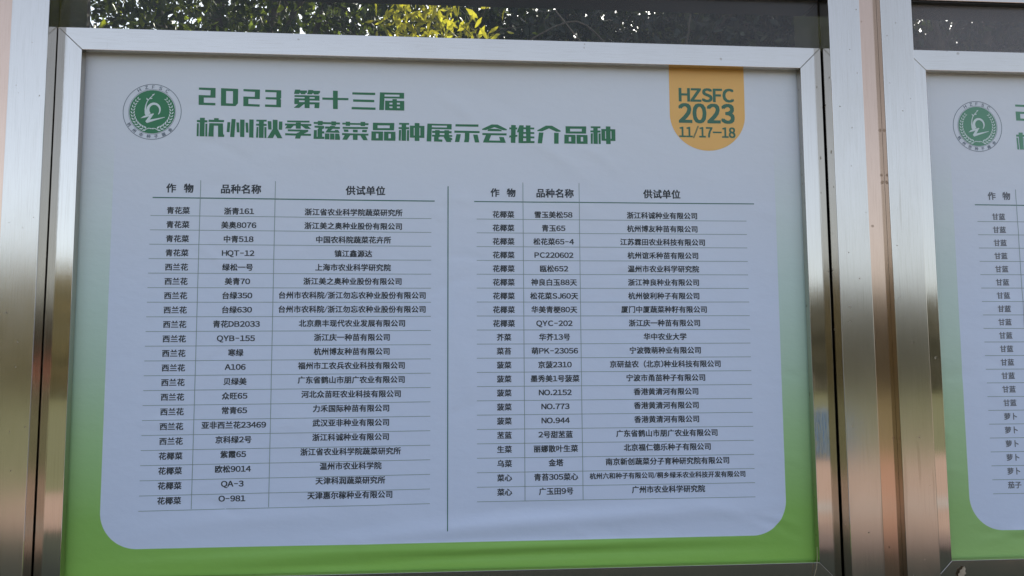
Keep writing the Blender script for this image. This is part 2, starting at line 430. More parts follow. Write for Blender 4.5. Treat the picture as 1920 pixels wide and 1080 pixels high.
# ------------------------------------------------------------------ printed sheets
YS = 0.044
_cr = []
def crease(x0, z0, x1, z1, amp, w): _cr.append((x0, z0, x1, z1, amp, w))
for a in [(-0.05, 2.52, 0.18, 2.36, 1.6, .022), (0.02, 2.56, 0.35, 2.40, -1.1, .03), (0.18, 2.42, 0.52, 2.22, 1.0, .02),
          (0.30, 2.34, 0.66, 2.10, 0.9, .03), (-0.72, 2.2, -0.4, 2.3, 0.7, .04), (0.8, 2.3, 1.2, 2.05, 0.9, .05),
          (-0.5, 0.90, 1.28, 1.02, 4.0, .03), (-1.2, 0.845, 0.9, 0.895, 4.2, .016), (-0.8, 0.82, 1.3, 0.875, -3.6, .014), (-0.3, 0.85, 1.2, 0.905, 2.4, .010), (-1.0, 0.83, 0.2, 0.85, 2.5, .009),
          (-1.1, 0.95, -0.2, 1.02, 1.5, .03), (0.0, 0.99, 0.7, 1.01, -1.8, .03), (0.8, 1.04, 1.3, 0.90, 1.2, .02),
          (1.05, 0.98, 1.33, 0.88, -1.6, .012), (1.1, 0.97, 1.33, 0.93, 1.4, .010), (0.55, 1.25, 1.1, 1.12, 1.3, .03),
          (-0.6, 1.1, -0.1, 1.0, 1.4, .03), (0.6, 1.62, 0.9, 1.40, 1.2, .03), (0.62, 1.50, 0.8, 1.2, -1.2, .03),
          (0.04, 1.65, 0.12, 1.35, 1.4, .03), (-0.02, 1.30, 0.2, 1.42, -1.0, .02), (-0.55, 1.95, -0.1, 2.02, 0.8, .04),
          (-0.4, 1.6, 0.0, 1.5, 0.9, .04), (0.9, 1.9, 1.25, 1.6, 1.2, .05), (-1.1, 1.4, -0.9, 1.7, 0.8, .05),
          (1.95, 0.86, 2.4, 0.93, 2.4, .016), (1.9, 0.9, 2.3, 0.84, -1.5, .014), (2.1, 2.4, 2.3, 2.25, 0.9, .03)]:
    crease(*a)
rc = np.random.default_rng(4)
for k in range(90):
    x, z = rc.uniform(-1.25, 2.4), rc.uniform(0.85, 2.5); L_ = rc.uniform(.08, .3); an = rc.uniform(-0.9, 0.6)
    crease(x, z, x + L_ * math.cos(an), z + L_ * math.sin(an), rc.uniform(-1.3, 1.3), rc.uniform(.009, .026))
def hgt(x, z):
    """how far the loose vinyl stands out of its plane (metres) at sheet coordinates x, z"""
    x = np.asarray(x, float); z = np.asarray(z, float)
    h = 0.0012 * np.sin(2.1 * x + 1.3 * z + .4) + 0.0008 * np.sin(5.3 * x - 3.1 * z) + 0.0006 * np.sin(3.3 * z + 9 * x + 1)
    for x0, z0, x1, z1, a, w in _cr:
        dx, dz = x1 - x0, z1 - z0; L2 = dx * dx + dz * dz
        t = ((x - x0) * dx + (z - z0) * dz) / L2
        dist = ((x - x0) * dz - (z - z0) * dx) / math.sqrt(L2) + 0.012 * np.sin(t * 4)
        env = np.clip(1 - np.abs(2 * t - 1) ** 2, 0, 1) ** 1.2
        h = h + a * 0.0017 * env * np.exp(-(dist / w) ** 2)
    return h

def sheet(name, label, x0, x1, z0, z1, mat):
    nx, nz = int((x1 - x0) / 0.011), int((z1 - z0) / 0.011)
    gx, gz = np.meshgrid(np.linspace(x0, x1, nx + 1), np.linspace(z0, z1, nz + 1))
    y = YS - hgt(gx, gz)
    v = np.stack([gx, y, gz], -1).reshape(-1, 3)
    i = np.arange(nz)[:, None] * (nx + 1) + np.arange(nx)[None, :]
    f = np.stack([i, i + 1, i + nx + 2, i + nx + 1], -1).reshape(-1, 4)
    t = thing(name, label, 'banner', (0, 0, 0), 'printed banners in the display cases')
    o = mesh_obj('printed_sheet', v.tolist(), f.tolist(), mat, t, smooth=True)
    return t, o

banner, _s = sheet('banner', 'printed vinyl banner fully in view, two variety tables and an orange date badge', -1.292, 1.374, 0.776, 2.658, M['sheet1'])
banner2, _s2 = sheet('banner', 'paler printed banner cut off by the right edge, cabbage and radish rows', 1.785, 4.452, 0.771, 2.6625, M['sheet2'])

# ------------------------------------------------------------------ flat print laid on the sheet
_gly = {}
def glyph(ch):
    if ch in _gly: return _gly[ch]
    c = bpy.data.curves.new('glyph', 'FONT'); c.body = chr(ord(ch) + 0xFEE0) if '!' <= ch <= '~' else ch; c.resolution_u = 3
    c.offset = 0.0
    c.dimensions = '2D'; c.fill_mode = 'BOTH'
    o = bpy.data.objects.new('glyph', c); COL.objects.link(o)
    dg = bpy.context.evaluated_depsgraph_get()
    me = bpy.data.meshes.new_from_object(o.evaluated_get(dg))
    v = np.array([(p.co.x, p.co.y) for p in me.vertices]).reshape(-1, 2)
    f = [tuple(p.vertices) for p in me.polygons]
    bpy.data.objects.remove(o); bpy.data.curves.remove(c); bpy.data.meshes.remove(me)
    _gly[ch] = (v, f)
    return _gly[ch]

class Ink:
    """collects flat shapes given in sheet coordinates (x, z); every shape is laid on the wavy sheet"""
    def __init__(s, lift=0.0005): s.v = []; s.f = []; s.n = 0; s.lift = lift; s.k = 0
    def add(s, xz, faces, dl=0.0):
        xz = np.asarray(xz, float).reshape(-1, 2)
        y = YS - hgt(xz[:, 0], xz[:, 1]) - s.lift - dl
        s.v += np.stack([xz[:, 0], y, xz[:, 1]], 1).tolist()
        s.f += [tuple(i + s.n for i in f) for f in faces]; s.n += len(xz)
    def poly(s, pts, dl=0.0):
        s.add(pts, [tuple(range(len(pts)))], dl)
    def polyk(s, pts):
        s.k += 1; s.poly(pts, 0.00002 * s.k)
    def line(s, x0, z0, x1, z1, w):
        L_ = math.hypot(x1 - x0, z1 - z0); n = max(1, int(L_ / 0.012))
        nx, nz = -(z1 - z0) / L_ * w / 2, (x1 - x0) / L_ * w / 2
        pts = []
        for i in range(n + 1):
            t = i / n; x, z = x0 + (x1 - x0) * t, z0 + (z1 - z0) * t
            pts += [(x + nx, z + nz), (x - nx, z - nz)]
        s.add(pts, [(2 * i, 2 * i + 1, 2 * i + 3, 2 * i + 2) for i in range(n)])
    def stamp(s, q, f, d, dl=0.0):
        """the outline printed four times a hair apart: a bold cut of the type"""
        for k, (ax, az) in enumerate(((-1, -.7), (1, .7), (-1, .7), (1, -.7))):
            s.add(q + np.array([ax * d, az * d]), f, dl + 0.00003 * k)
    def char(s, ch, cx, cz, em, ang=0.0, sx=1.0, bold=0.030):
        v, f = glyph(ch)
        if len(v) == 0: return
        c0 = (v.max(0) + v.min(0)) / 2
        c0 = np.array([0.5, 0.38]) if ord(ch) > 0x2000 else np.array([c0[0], 0.365])
        q = (v - c0) * em * np.array([sx, 1.0]); ca, sa = math.cos(ang), math.sin(ang)
        s.stamp(np.stack([cx + q[:, 0] * ca - q[:, 1] * sa, cz + q[:, 0] * sa + q[:, 1] * ca], 1), f, bold * em)
    def text(s, body, cx, cz, pitch, em=None, latin=1.0):
        em = em or pitch * 0.985
        def adv(ch):
            if ord(ch) > 0x2000: return pitch
            if ch == '.': return pitch * 0.36
            if ch in '/': return pitch * 0.42
            if ch in '()': return pitch * 0.42
            if ch == '-': return pitch * 0.66
            if ch == ' ': return pitch * 0.3
            if ch.isdigit(): return pitch * 0.645
            if ch in 'QOC': return pitch * 0.80
            if ch in 'J': return pitch * 0.55
            return pitch * 0.74
        tot = sum(adv(c) for c in body); x = cx - tot / 2
        for ch in body:
            a = adv(ch)
            if ord(ch) > 0x2000: s.char(ch, x + a / 2, cz, em)
            elif ch != ' ': s.char(ch, x + a / 2, cz, em * 0.96 * latin, 0, (0.95 if ch == '/' else 0.62) if ch in '/-' else 1.12)
            x += a
    def build(s, name, mat, parent, cut=0.0):
        o = mesh_obj(name, s.v, s.f, mat, parent)
        if cut:
            # slice the flat shapes finely so that they follow the folds of the sheet
            off = [s.lift]
            bm = bmesh.new(); bm.from_mesh(o.data)
            lay = bm.verts.layers.float.new('dl')
            for v in bm.verts: v[lay] = (YS - float(hgt(v.co.x, v.co.z)) - v.co.y)
            for ax in (0, 2):
                lo = min(v.co[ax] for v in bm.verts); hi = max(v.co[ax] for v in bm.verts)
                c = math.floor(lo / cut) * cut + cut
                no = (1, 0, 0) if ax == 0 else (0, 0, 1)
                while c < hi:
                    co = [0, 0, 0]; co[ax] = c
                    bmesh.ops.bisect_plane(bm, geom=bm.verts[:] + bm.edges[:] + bm.faces[:], dist=1e-6, plane_co=co, plane_no=no)
                    c += cut
            for v in bm.verts: v.co.y = YS - float(hgt(v.co.x, v.co.z)) - v[lay]
            bm.to_mesh(o.data); bm.free()
        return o

# heading: blocky display lettering drawn as polygons, sheet coordinates in metres
TITLE = {
 'two': [(-0.8657,2.5087,-0.8075,2.508,-0.8069,2.4722,-0.8477,2.4721,-0.8472,2.4538,-0.8068,2.4531,-0.8065,2.4443,-0.865,2.4455,-0.8657,2.4813,-0.8249,2.4805,-0.8247,2.4993,-0.8655,2.5008)],
 'zero': [(-0.7886,2.508,-0.7707,2.5076,-0.7695,2.4435,-0.7872,2.4435),(-0.7468,2.507,-0.7286,2.5066,-0.728,2.4539,-0.7365,2.4434,-0.7456,2.4434),(-0.7707,2.5076,-0.7468,2.507,-0.7466,2.4978,-0.7705,2.4981),(-0.7697,2.4531,-0.7458,2.4523,-0.7456,2.4434,-0.7695,2.4435)],
 'two_b': [(-0.7103,2.5066,-0.6523,2.5058,-0.6523,2.4706,-0.692,2.471,-0.6919,2.4523,-0.6519,2.4511,-0.6521,2.4427,-0.7092,2.4439,-0.71,2.479,-0.67,2.4787,-0.6697,2.4971,-0.7101,2.4986)],
 'three': [(-0.634,2.5058,-0.5774,2.5051,-0.5772,2.4758,-0.5806,2.4737,-0.5774,2.4702,-0.5773,2.4422,-0.6334,2.4431,-0.6332,2.4515,-0.5939,2.4511,-0.5939,2.4703,-0.6317,2.4707,-0.6319,2.4787,-0.5944,2.4787,-0.5944,2.4971,-0.6338,2.4974)],
 'di': [(-0.5285,2.509,-0.5105,2.5089,-0.5104,2.5061,-0.4862,2.5063,-0.4868,2.4974,-0.4914,2.4973,-0.4921,2.4925,-0.5075,2.4925,-0.5107,2.4981,-0.5148,2.4928,-0.5325,2.4928),(-0.4816,2.5088,-0.4642,2.5084,-0.4642,2.5059,-0.4399,2.5061,-0.4409,2.4972,-0.4448,2.4967,-0.4447,2.4927,-0.4609,2.4923,-0.4652,2.4979,-0.469,2.4926,-0.4859,2.4926),(-0.5305,2.4884,-0.4423,2.4887,-0.4422,2.4823,-0.5303,2.4816),(-0.4593,2.4884,-0.4419,2.4883,-0.4417,2.4706,-0.4582,2.4707),(-0.5306,2.4768,-0.4418,2.4771,-0.442,2.4698,-0.5305,2.4696),(-0.5306,2.4768,-0.5141,2.4767,-0.5138,2.4583,-0.5307,2.4584),(-0.5304,2.4632,-0.4412,2.4634,-0.4414,2.4558,-0.5302,2.4552),(-0.4947,2.4876,-0.477,2.4876,-0.4762,2.4414,-0.4939,2.4415),(-0.5176,2.4554,-0.4965,2.4555,-0.5127,2.4415,-0.5323,2.4415),(-0.4581,2.4623,-0.4411,2.4626,-0.4424,2.4417,-0.4593,2.4422)],
 'ten': [(-0.3943,2.5079,-0.3773,2.5078,-0.3763,2.4398,-0.3933,2.4403),(-0.4318,2.4817,-0.3389,2.4816,-0.3388,2.4736,-0.4317,2.4737)],
 'san': [(-0.3251,2.5034,-0.2432,2.5034,-0.2431,2.4948,-0.325,2.4953),(-0.322,2.4775,-0.2463,2.4768,-0.2462,2.4681,-0.3219,2.4688),(-0.3267,2.4491,-0.2415,2.4485,-0.2415,2.4399,-0.3271,2.4405)],
 'jie_a': [(-0.2262,2.5055,-0.209,2.5054,-0.2112,2.4399,-0.2283,2.44),(-0.2102,2.5054,-0.1389,2.5053,-0.1393,2.4984,-0.2101,2.4977),(-0.1558,2.5054,-0.1389,2.5053,-0.1392,2.4838,-0.1556,2.4839),(-0.21,2.4904,-0.1392,2.4907,-0.1392,2.4838,-0.21,2.4836),(-0.181,2.4813,-0.165,2.4817,-0.1643,2.4392,-0.1807,2.4397),(-0.2072,2.4747,-0.1383,2.4753,-0.1383,2.4685,-0.2071,2.4674),(-0.2072,2.4747,-0.1916,2.4746,-0.1913,2.4399,-0.2073,2.44),(-0.154,2.475,-0.1383,2.4753,-0.1381,2.4393,-0.1538,2.4394),(-0.2071,2.461,-0.1382,2.462,-0.1386,2.4543,-0.207,2.4537),(-0.2069,2.4477,-0.1382,2.4482,-0.1381,2.4393,-0.2073,2.4396)],
 'hang': [(-0.8588,2.3981,-0.8419,2.3984,-0.8415,2.3309,-0.8584,2.331),(-0.8691,2.39,-0.8326,2.3895,-0.8327,2.3816,-0.8692,2.3821),(-0.8687,2.3782,-0.862,2.3779,-0.8614,2.331,-0.8685,2.3312),(-0.8394,2.3775,-0.8326,2.3773,-0.8317,2.3307,-0.8385,2.331),(-0.8098,2.3979,-0.7936,2.3978,-0.7934,2.3911,-0.8096,2.3915),(-0.8285,2.392,-0.7749,2.3914,-0.7751,2.3835,-0.8286,2.3837),(-0.8259,2.3794,-0.7784,2.3791,-0.7766,2.3399,-0.7731,2.338,-0.7733,2.3301,-0.7944,2.3306,-0.7951,2.37,-0.8098,2.3706,-0.8102,2.3307,-0.8279,2.3312)],
 'zhou': [(-0.763,2.3841,-0.7528,2.3839,-0.7549,2.3474,-0.7647,2.3481),(-0.7489,2.3959,-0.7345,2.3957,-0.7378,2.3299,-0.7526,2.3305),(-0.732,2.3839,-0.7225,2.3833,-0.7201,2.3473,-0.7296,2.3479),(-0.719,2.3944,-0.7034,2.3943,-0.703,2.3305,-0.7178,2.3311),(-0.7001,2.3837,-0.691,2.3831,-0.6887,2.347,-0.6974,2.3473),(-0.6871,2.3954,-0.6719,2.3953,-0.6712,2.3291,-0.6864,2.3296)],
 'qiu': [(-0.6624,2.3951,-0.6263,2.3954,-0.6265,2.3886,-0.6627,2.3888),(-0.6532,2.3889,-0.636,2.3889,-0.6359,2.3289,-0.6522,2.329),(-0.6632,2.3804,-0.626,2.3803,-0.6262,2.3727,-0.6631,2.3733),(-0.6611,2.3689,-0.655,2.3686,-0.6549,2.3294,-0.6621,2.3297),(-0.6337,2.3686,-0.6265,2.3684,-0.626,2.3287,-0.6328,2.329),(-0.6228,2.3907,-0.6098,2.3905,-0.6084,2.36,-0.6202,2.3601),(-0.5831,2.3902,-0.5709,2.3901,-0.5714,2.3598,-0.5836,2.36),(-0.605,2.3962,-0.5882,2.3957,-0.5875,2.3631,-0.57,2.3289,-0.5872,2.329,-0.5962,2.3431,-0.6032,2.3291,-0.6226,2.3292,-0.6043,2.3624)],
 'ji': [(-0.5547,2.3944,-0.4754,2.3951,-0.4757,2.3883,-0.5546,2.388),(-0.524,2.3874,-0.506,2.3877,-0.506,2.365,-0.5236,2.3651),(-0.5618,2.3831,-0.4687,2.3832,-0.469,2.3764,-0.5616,2.3759),(-0.5544,2.376,-0.5311,2.3761,-0.5408,2.3651,-0.5614,2.3652),(-0.5039,2.3762,-0.4816,2.3762,-0.4696,2.3648,-0.4891,2.3649),(-0.5518,2.3622,-0.4795,2.3615,-0.4797,2.3551,-0.4946,2.3477,-0.5051,2.3387,-0.508,2.3287,-0.526,2.3288,-0.5231,2.34,-0.5214,2.3476,-0.5081,2.3546,-0.5517,2.355),(-0.5607,2.3477,-0.4696,2.3469,-0.4699,2.3397,-0.5606,2.3401)],
 'shu': [(-0.4608,2.3913,-0.3676,2.3907,-0.3678,2.3835,-0.4607,2.3842),(-0.4466,2.3952,-0.4289,2.3951,-0.4294,2.3795,-0.4464,2.3796),(-0.3985,2.3945,-0.3815,2.3944,-0.3817,2.3792,-0.3983,2.3793),(-0.4579,2.3774,-0.4233,2.3772,-0.4235,2.3681,-0.4308,2.3647,-0.4303,2.3576,-0.4229,2.3569,-0.4228,2.3493,-0.4301,2.3492,-0.43,2.3376,-0.4223,2.3374,-0.4225,2.3294,-0.4605,2.3287,-0.4603,2.3367,-0.4465,2.3373,-0.4469,2.3632,-0.4431,2.3693,-0.4577,2.3702),(-0.4595,2.3614,-0.4491,2.3612,-0.4491,2.3369,-0.4603,2.3367),(-0.4201,2.3753,-0.3677,2.3743,-0.368,2.3671,-0.4208,2.3673),(-0.4029,2.3776,-0.3855,2.3775,-0.3855,2.3747,-0.4028,2.3748),(-0.4104,2.3671,-0.3931,2.367,-0.4007,2.3597,-0.3853,2.3596,-0.3853,2.3632,-0.3737,2.363,-0.3678,2.3527,-0.4194,2.353),(-0.4205,2.3498,-0.4044,2.3496,-0.4044,2.3281,-0.4206,2.3282),(-0.4024,2.3497,-0.3867,2.3495,-0.3867,2.3276,-0.4021,2.3277),(-0.3843,2.3496,-0.3697,2.3494,-0.3672,2.3347,-0.3671,2.3271,-0.3844,2.3272)],
 'cai': [(-0.3594,2.39,-0.2661,2.3898,-0.266,2.3829,-0.3593,2.3836),(-0.3475,2.3943,-0.3316,2.3942,-0.3318,2.3789,-0.3473,2.379),(-0.2945,2.3945,-0.2778,2.3944,-0.278,2.3791,-0.2943,2.3792),(-0.3581,2.3748,-0.2679,2.3757,-0.2682,2.3685,-0.358,2.368),(-0.3549,2.3657,-0.3379,2.3656,-0.337,2.3568,-0.3524,2.3569),(-0.3216,2.3655,-0.3046,2.3654,-0.3045,2.3558,-0.3211,2.3559),(-0.2876,2.3653,-0.2709,2.3652,-0.2727,2.3564,-0.2894,2.3569),(-0.3597,2.352,-0.2657,2.3513,-0.266,2.3445,-0.3596,2.3448),(-0.3214,2.3503,-0.3044,2.3502,-0.3045,2.3278,-0.3212,2.3279),(-0.3503,2.345,-0.331,2.3449,-0.342,2.3276,-0.3586,2.3281),(-0.2947,2.3448,-0.2765,2.3447,-0.2678,2.3276,-0.2844,2.3277)],
 'pin': [(-0.2504,2.3921,-0.1733,2.3927,-0.1733,2.3834,-0.2503,2.3828),(-0.2502,2.3724,-0.174,2.3734,-0.1743,2.3653,-0.2502,2.3648),(-0.2503,2.3828,-0.2336,2.3831,-0.2335,2.3727,-0.2502,2.3724),(-0.19,2.3831,-0.1737,2.3834,-0.174,2.3734,-0.1903,2.3731),(-0.2552,2.3603,-0.2136,2.3602,-0.2135,2.3526,-0.2551,2.3519),(-0.2553,2.335,-0.2137,2.3353,-0.2137,2.3269,-0.2556,2.327),(-0.2551,2.3519,-0.2388,2.3521,-0.239,2.3353,-0.2553,2.335),(-0.2302,2.3523,-0.2135,2.3526,-0.2137,2.3353,-0.2301,2.3351),(-0.2101,2.3603,-0.1692,2.3602,-0.1691,2.353,-0.21,2.3522),(-0.2099,2.3354,-0.169,2.3361,-0.1693,2.3269,-0.2102,2.327),(-0.21,2.3522,-0.1941,2.3525,-0.1943,2.3357,-0.2099,2.3354),(-0.1855,2.3527,-0.1691,2.353,-0.169,2.3361,-0.1854,2.3358)],
 'zhong': [(-0.1566,2.3934,-0.1202,2.3937,-0.1205,2.3868,-0.1565,2.387),(-0.1471,2.3871,-0.1307,2.387,-0.1311,2.3275,-0.1471,2.3276),(-0.158,2.3777,-0.1201,2.378,-0.1205,2.3703,-0.158,2.3708),(-0.1568,2.3668,-0.1489,2.367,-0.1502,2.3276,-0.1573,2.3279),(-0.1279,2.367,-0.12,2.3671,-0.1202,2.3273,-0.128,2.3276),(-0.1002,2.3941,-0.083,2.394,-0.0831,2.3275,-0.0999,2.3276),(-0.1174,2.3841,-0.1033,2.3839,-0.1031,2.3396,-0.1171,2.3398),(-0.1033,2.3839,-0.1002,2.384,-0.1001,2.3763,-0.1033,2.3763),(-0.1031,2.3477,-0.1,2.3477,-0.0999,2.3397,-0.1031,2.3396),(-0.0798,2.3839,-0.0649,2.3838,-0.0651,2.3395,-0.0796,2.3396),(-0.0829,2.3839,-0.0798,2.3839,-0.0798,2.3759,-0.0829,2.3762),(-0.0828,2.3476,-0.0796,2.3477,-0.0796,2.3396,-0.0827,2.3396)],
 'zhan': [(-0.0543,2.3929,-0.0378,2.3928,-0.04,2.3266,-0.0568,2.3268),(-0.039,2.3928,0.0338,2.3925,0.0334,2.3864,-0.039,2.3859),(0.0169,2.3922,0.0338,2.3921,0.0334,2.3727,0.0165,2.3728),(-0.039,2.3794,0.0334,2.3795,0.0334,2.3727,-0.0393,2.373),(-0.0264,2.3692,-0.0095,2.3691,-0.0098,2.3433,-0.0263,2.3434),(0.0074,2.3694,0.0244,2.3693,0.024,2.3438,0.0075,2.3444),(-0.037,2.3662,0.0338,2.3662,0.0335,2.3581,-0.0369,2.3585),(-0.0373,2.3516,0.0358,2.3513,0.0358,2.3452,-0.0373,2.3448),(-0.0298,2.3449,-0.0133,2.3448,-0.0137,2.3351,0.0004,2.3346,-0.0003,2.3261,-0.0302,2.3268),(0.0044,2.3447,0.024,2.3446,0.0358,2.3396,0.0355,2.3331,0.0303,2.3318,0.0323,2.3258,0.0142,2.3263)],
 'shi': [(0.0478,2.3927,0.1313,2.3926,0.1309,2.3841,0.0474,2.3842),(0.0435,2.3687,0.1356,2.3684,0.1352,2.3607,0.0435,2.3607),(0.0818,2.3605,0.0984,2.3604,0.0979,2.3378,0.0956,2.326,0.0782,2.3261,0.0814,2.3395),(0.051,2.3555,0.0671,2.3554,0.0612,2.3262,0.0451,2.3264),(0.1118,2.355,0.1284,2.3549,0.1343,2.3258,0.1181,2.3256)],
 'hui': [(0.1797,2.3943,0.2016,2.3939,0.235,2.377,0.2345,2.3726,0.2214,2.3727,0.19,2.3839,0.1586,2.3724,0.1447,2.3726,0.1447,2.3766),(0.1765,2.378,0.2035,2.3773,0.2162,2.373,0.2158,2.369,0.1637,2.3693,0.1665,2.375),(0.1455,2.3612,0.2341,2.3616,0.234,2.3539,0.1455,2.3539),(0.1585,2.3542,0.1776,2.3541,0.17,2.3341,0.2105,2.334,0.2066,2.3481,0.2237,2.3476,0.2315,2.3262,0.1474,2.3261)],
 'tui': [(0.251,2.3932,0.2681,2.3931,0.2662,2.3264,0.2494,2.3265),(0.2442,2.3837,0.2737,2.3838,0.2732,2.3769,0.2441,2.3768),(0.244,2.3536,0.2735,2.3562,0.2731,2.3497,0.244,2.3459),(0.2817,2.3929,0.2973,2.3928,0.2945,2.3265,0.2777,2.3266,0.2784,2.3656,0.2716,2.3663),(0.3049,2.393,0.3221,2.3929,0.3224,2.3269,0.3061,2.3267),(0.2949,2.3854,0.3361,2.385,0.336,2.378,0.2948,2.3781),(0.2948,2.3675,0.336,2.3678,0.3359,2.3609,0.2947,2.3606),(0.2946,2.3517,0.3358,2.3512,0.3358,2.3438,0.2946,2.3443),(0.2778,2.3335,0.3365,2.3341,0.336,2.3264,0.2777,2.3262)],
 'jie_b': [(0.3794,2.3931,0.4019,2.3931,0.4339,2.3749,0.4331,2.3708,0.4174,2.3709,0.3906,2.3827,0.3652,2.3716,0.3472,2.3717,0.3476,2.3754),(0.3531,2.3669,0.37,2.3668,0.364,2.3256,0.348,2.3257),(0.4093,2.3667,0.4262,2.3666,0.4254,2.3258,0.4089,2.3255)],
 'pin_b': [(0.4518,2.3921,0.5289,2.3927,0.5289,2.3834,0.4519,2.3828),(0.452,2.3724,0.5282,2.3734,0.5279,2.3653,0.452,2.3648),(0.4519,2.3828,0.4686,2.3831,0.4687,2.3727,0.452,2.3724),(0.5122,2.3831,0.5285,2.3834,0.5282,2.3734,0.5119,2.3731),(0.447,2.3603,0.4886,2.3602,0.4887,2.3526,0.4471,2.3519),(0.4469,2.335,0.4885,2.3353,0.4885,2.3269,0.4466,2.327),(0.4471,2.3519,0.4634,2.3521,0.4632,2.3353,0.4469,2.335),(0.472,2.3523,0.4887,2.3526,0.4885,2.3353,0.4721,2.3351),(0.4921,2.3603,0.533,2.3602,0.5331,2.353,0.4922,2.3522),(0.4923,2.3354,0.5332,2.3361,0.5329,2.3269,0.492,2.327),(0.4922,2.3522,0.5081,2.3525,0.5079,2.3357,0.4923,2.3354),(0.5167,2.3527,0.5331,2.353,0.5332,2.3361,0.5168,2.3358)],
 'zhong_b': [(0.5456,2.3934,0.582,2.3937,0.5817,2.3868,0.5457,2.387),(0.5551,2.3871,0.5715,2.387,0.5711,2.3275,0.5551,2.3276),(0.5442,2.3777,0.5821,2.378,0.5817,2.3703,0.5442,2.3708),(0.5454,2.3668,0.5533,2.367,0.552,2.3276,0.5449,2.3279),(0.5743,2.367,0.5822,2.3671,0.582,2.3273,0.5742,2.3276),(0.602,2.3941,0.6192,2.394,0.6191,2.3275,0.6023,2.3276),(0.5848,2.3841,0.5989,2.3839,0.5991,2.3396,0.5851,2.3398),(0.5989,2.3839,0.602,2.384,0.6021,2.3763,0.5989,2.3763),(0.5991,2.3477,0.6022,2.3477,0.6023,2.3397,0.5991,2.3396),(0.6224,2.3839,0.6373,2.3838,0.6371,2.3395,0.6226,2.3396),(0.6193,2.3839,0.6224,2.3839,0.6224,2.3759,0.6193,2.3762),(0.6194,2.3476,0.6226,2.3477,0.6226,2.3396,0.6195,2.3396)],
}
def polys(key, dx=0.0, dz=0.0):
    return [[(p[i] + dx, p[i + 1] + dz) for i in range(0, len(p), 2)] for p in TITLE[key]]

for keys in (['two', 'zero', 'two_b', 'three', 'di', 'ten', 'san', 'jie_a'],
             ['hang', 'zhou', 'qiu', 'ji', 'shu', 'cai', 'pin', 'zhong', 'zhan', 'shi', 'hui', 'tui', 'jie_b', 'pin_b', 'zhong_b']):
    for k in keys:
        ink = Ink()
        for p in polys(k): ink.polyk(p)
        ink.build('heading_character', M['ink_green'], banner, 0.011)
    for k in keys:
        ink = Ink()
        for p in polys(k, 3.0700, 0.001): ink.polyk(p)
        ink.build('heading_character', M['ink2_green'], banner2, 0.011)

def disc(ink, cx, cz, r, n=48, dl=0.0):
    pts = [(cx, cz)] + [(cx + r * rr * math.cos(2 * math.pi * i / n), cz + r * rr * math.sin(2 * math.pi * i / n)) for rr in (0.5, 1.0) for i in range(n)]
    fs = [(0, 1 + i, 1 + (i + 1) % n) for i in range(n)] + [(1 + i, 1 + n + i, 1 + n + (i + 1) % n, 1 + (i + 1) % n) for i in range(n)]
    ink.add(pts, fs, dl)
def ring(ink, cx, cz, r, w, n=72):
    pts = []
    for i in range(n):
        a = 2 * math.pi * i / n
        for q in (r - w / 2, r + w / 2): pts.append((cx + q * math.cos(a), cz + q * math.sin(a)))
    ink.add(pts, [(2 * i, 2 * i + 1, (2 * i + 3) % (2 * n), (2 * i + 2) % (2 * n)) for i in range(n)])

def stroke(ink, pts, ws, dl=0.0):
    L_ = []; R_ = []
    for i, (x, z) in enumerate(pts):
        a = pts[max(0, i - 1)]; b = pts[min(len(pts) - 1, i + 1)]
        dx, dz = b[0] - a[0], b[1] - a[1]; l = math.hypot(dx, dz) or 1
        L_.append((x - dz / l * ws[i] / 2, z + dx / l * ws[i] / 2)); R_.append((x + dz / l * ws[i] / 2, z - dx / l * ws[i] / 2))
    v = []
    for a, b in zip(L_, R_): v += [a, b]
    ink.add(v, [(2 * i, 2 * i + 1, 2 * i + 3, 2 * i + 2) for i in range(len(pts) - 1)], dl)

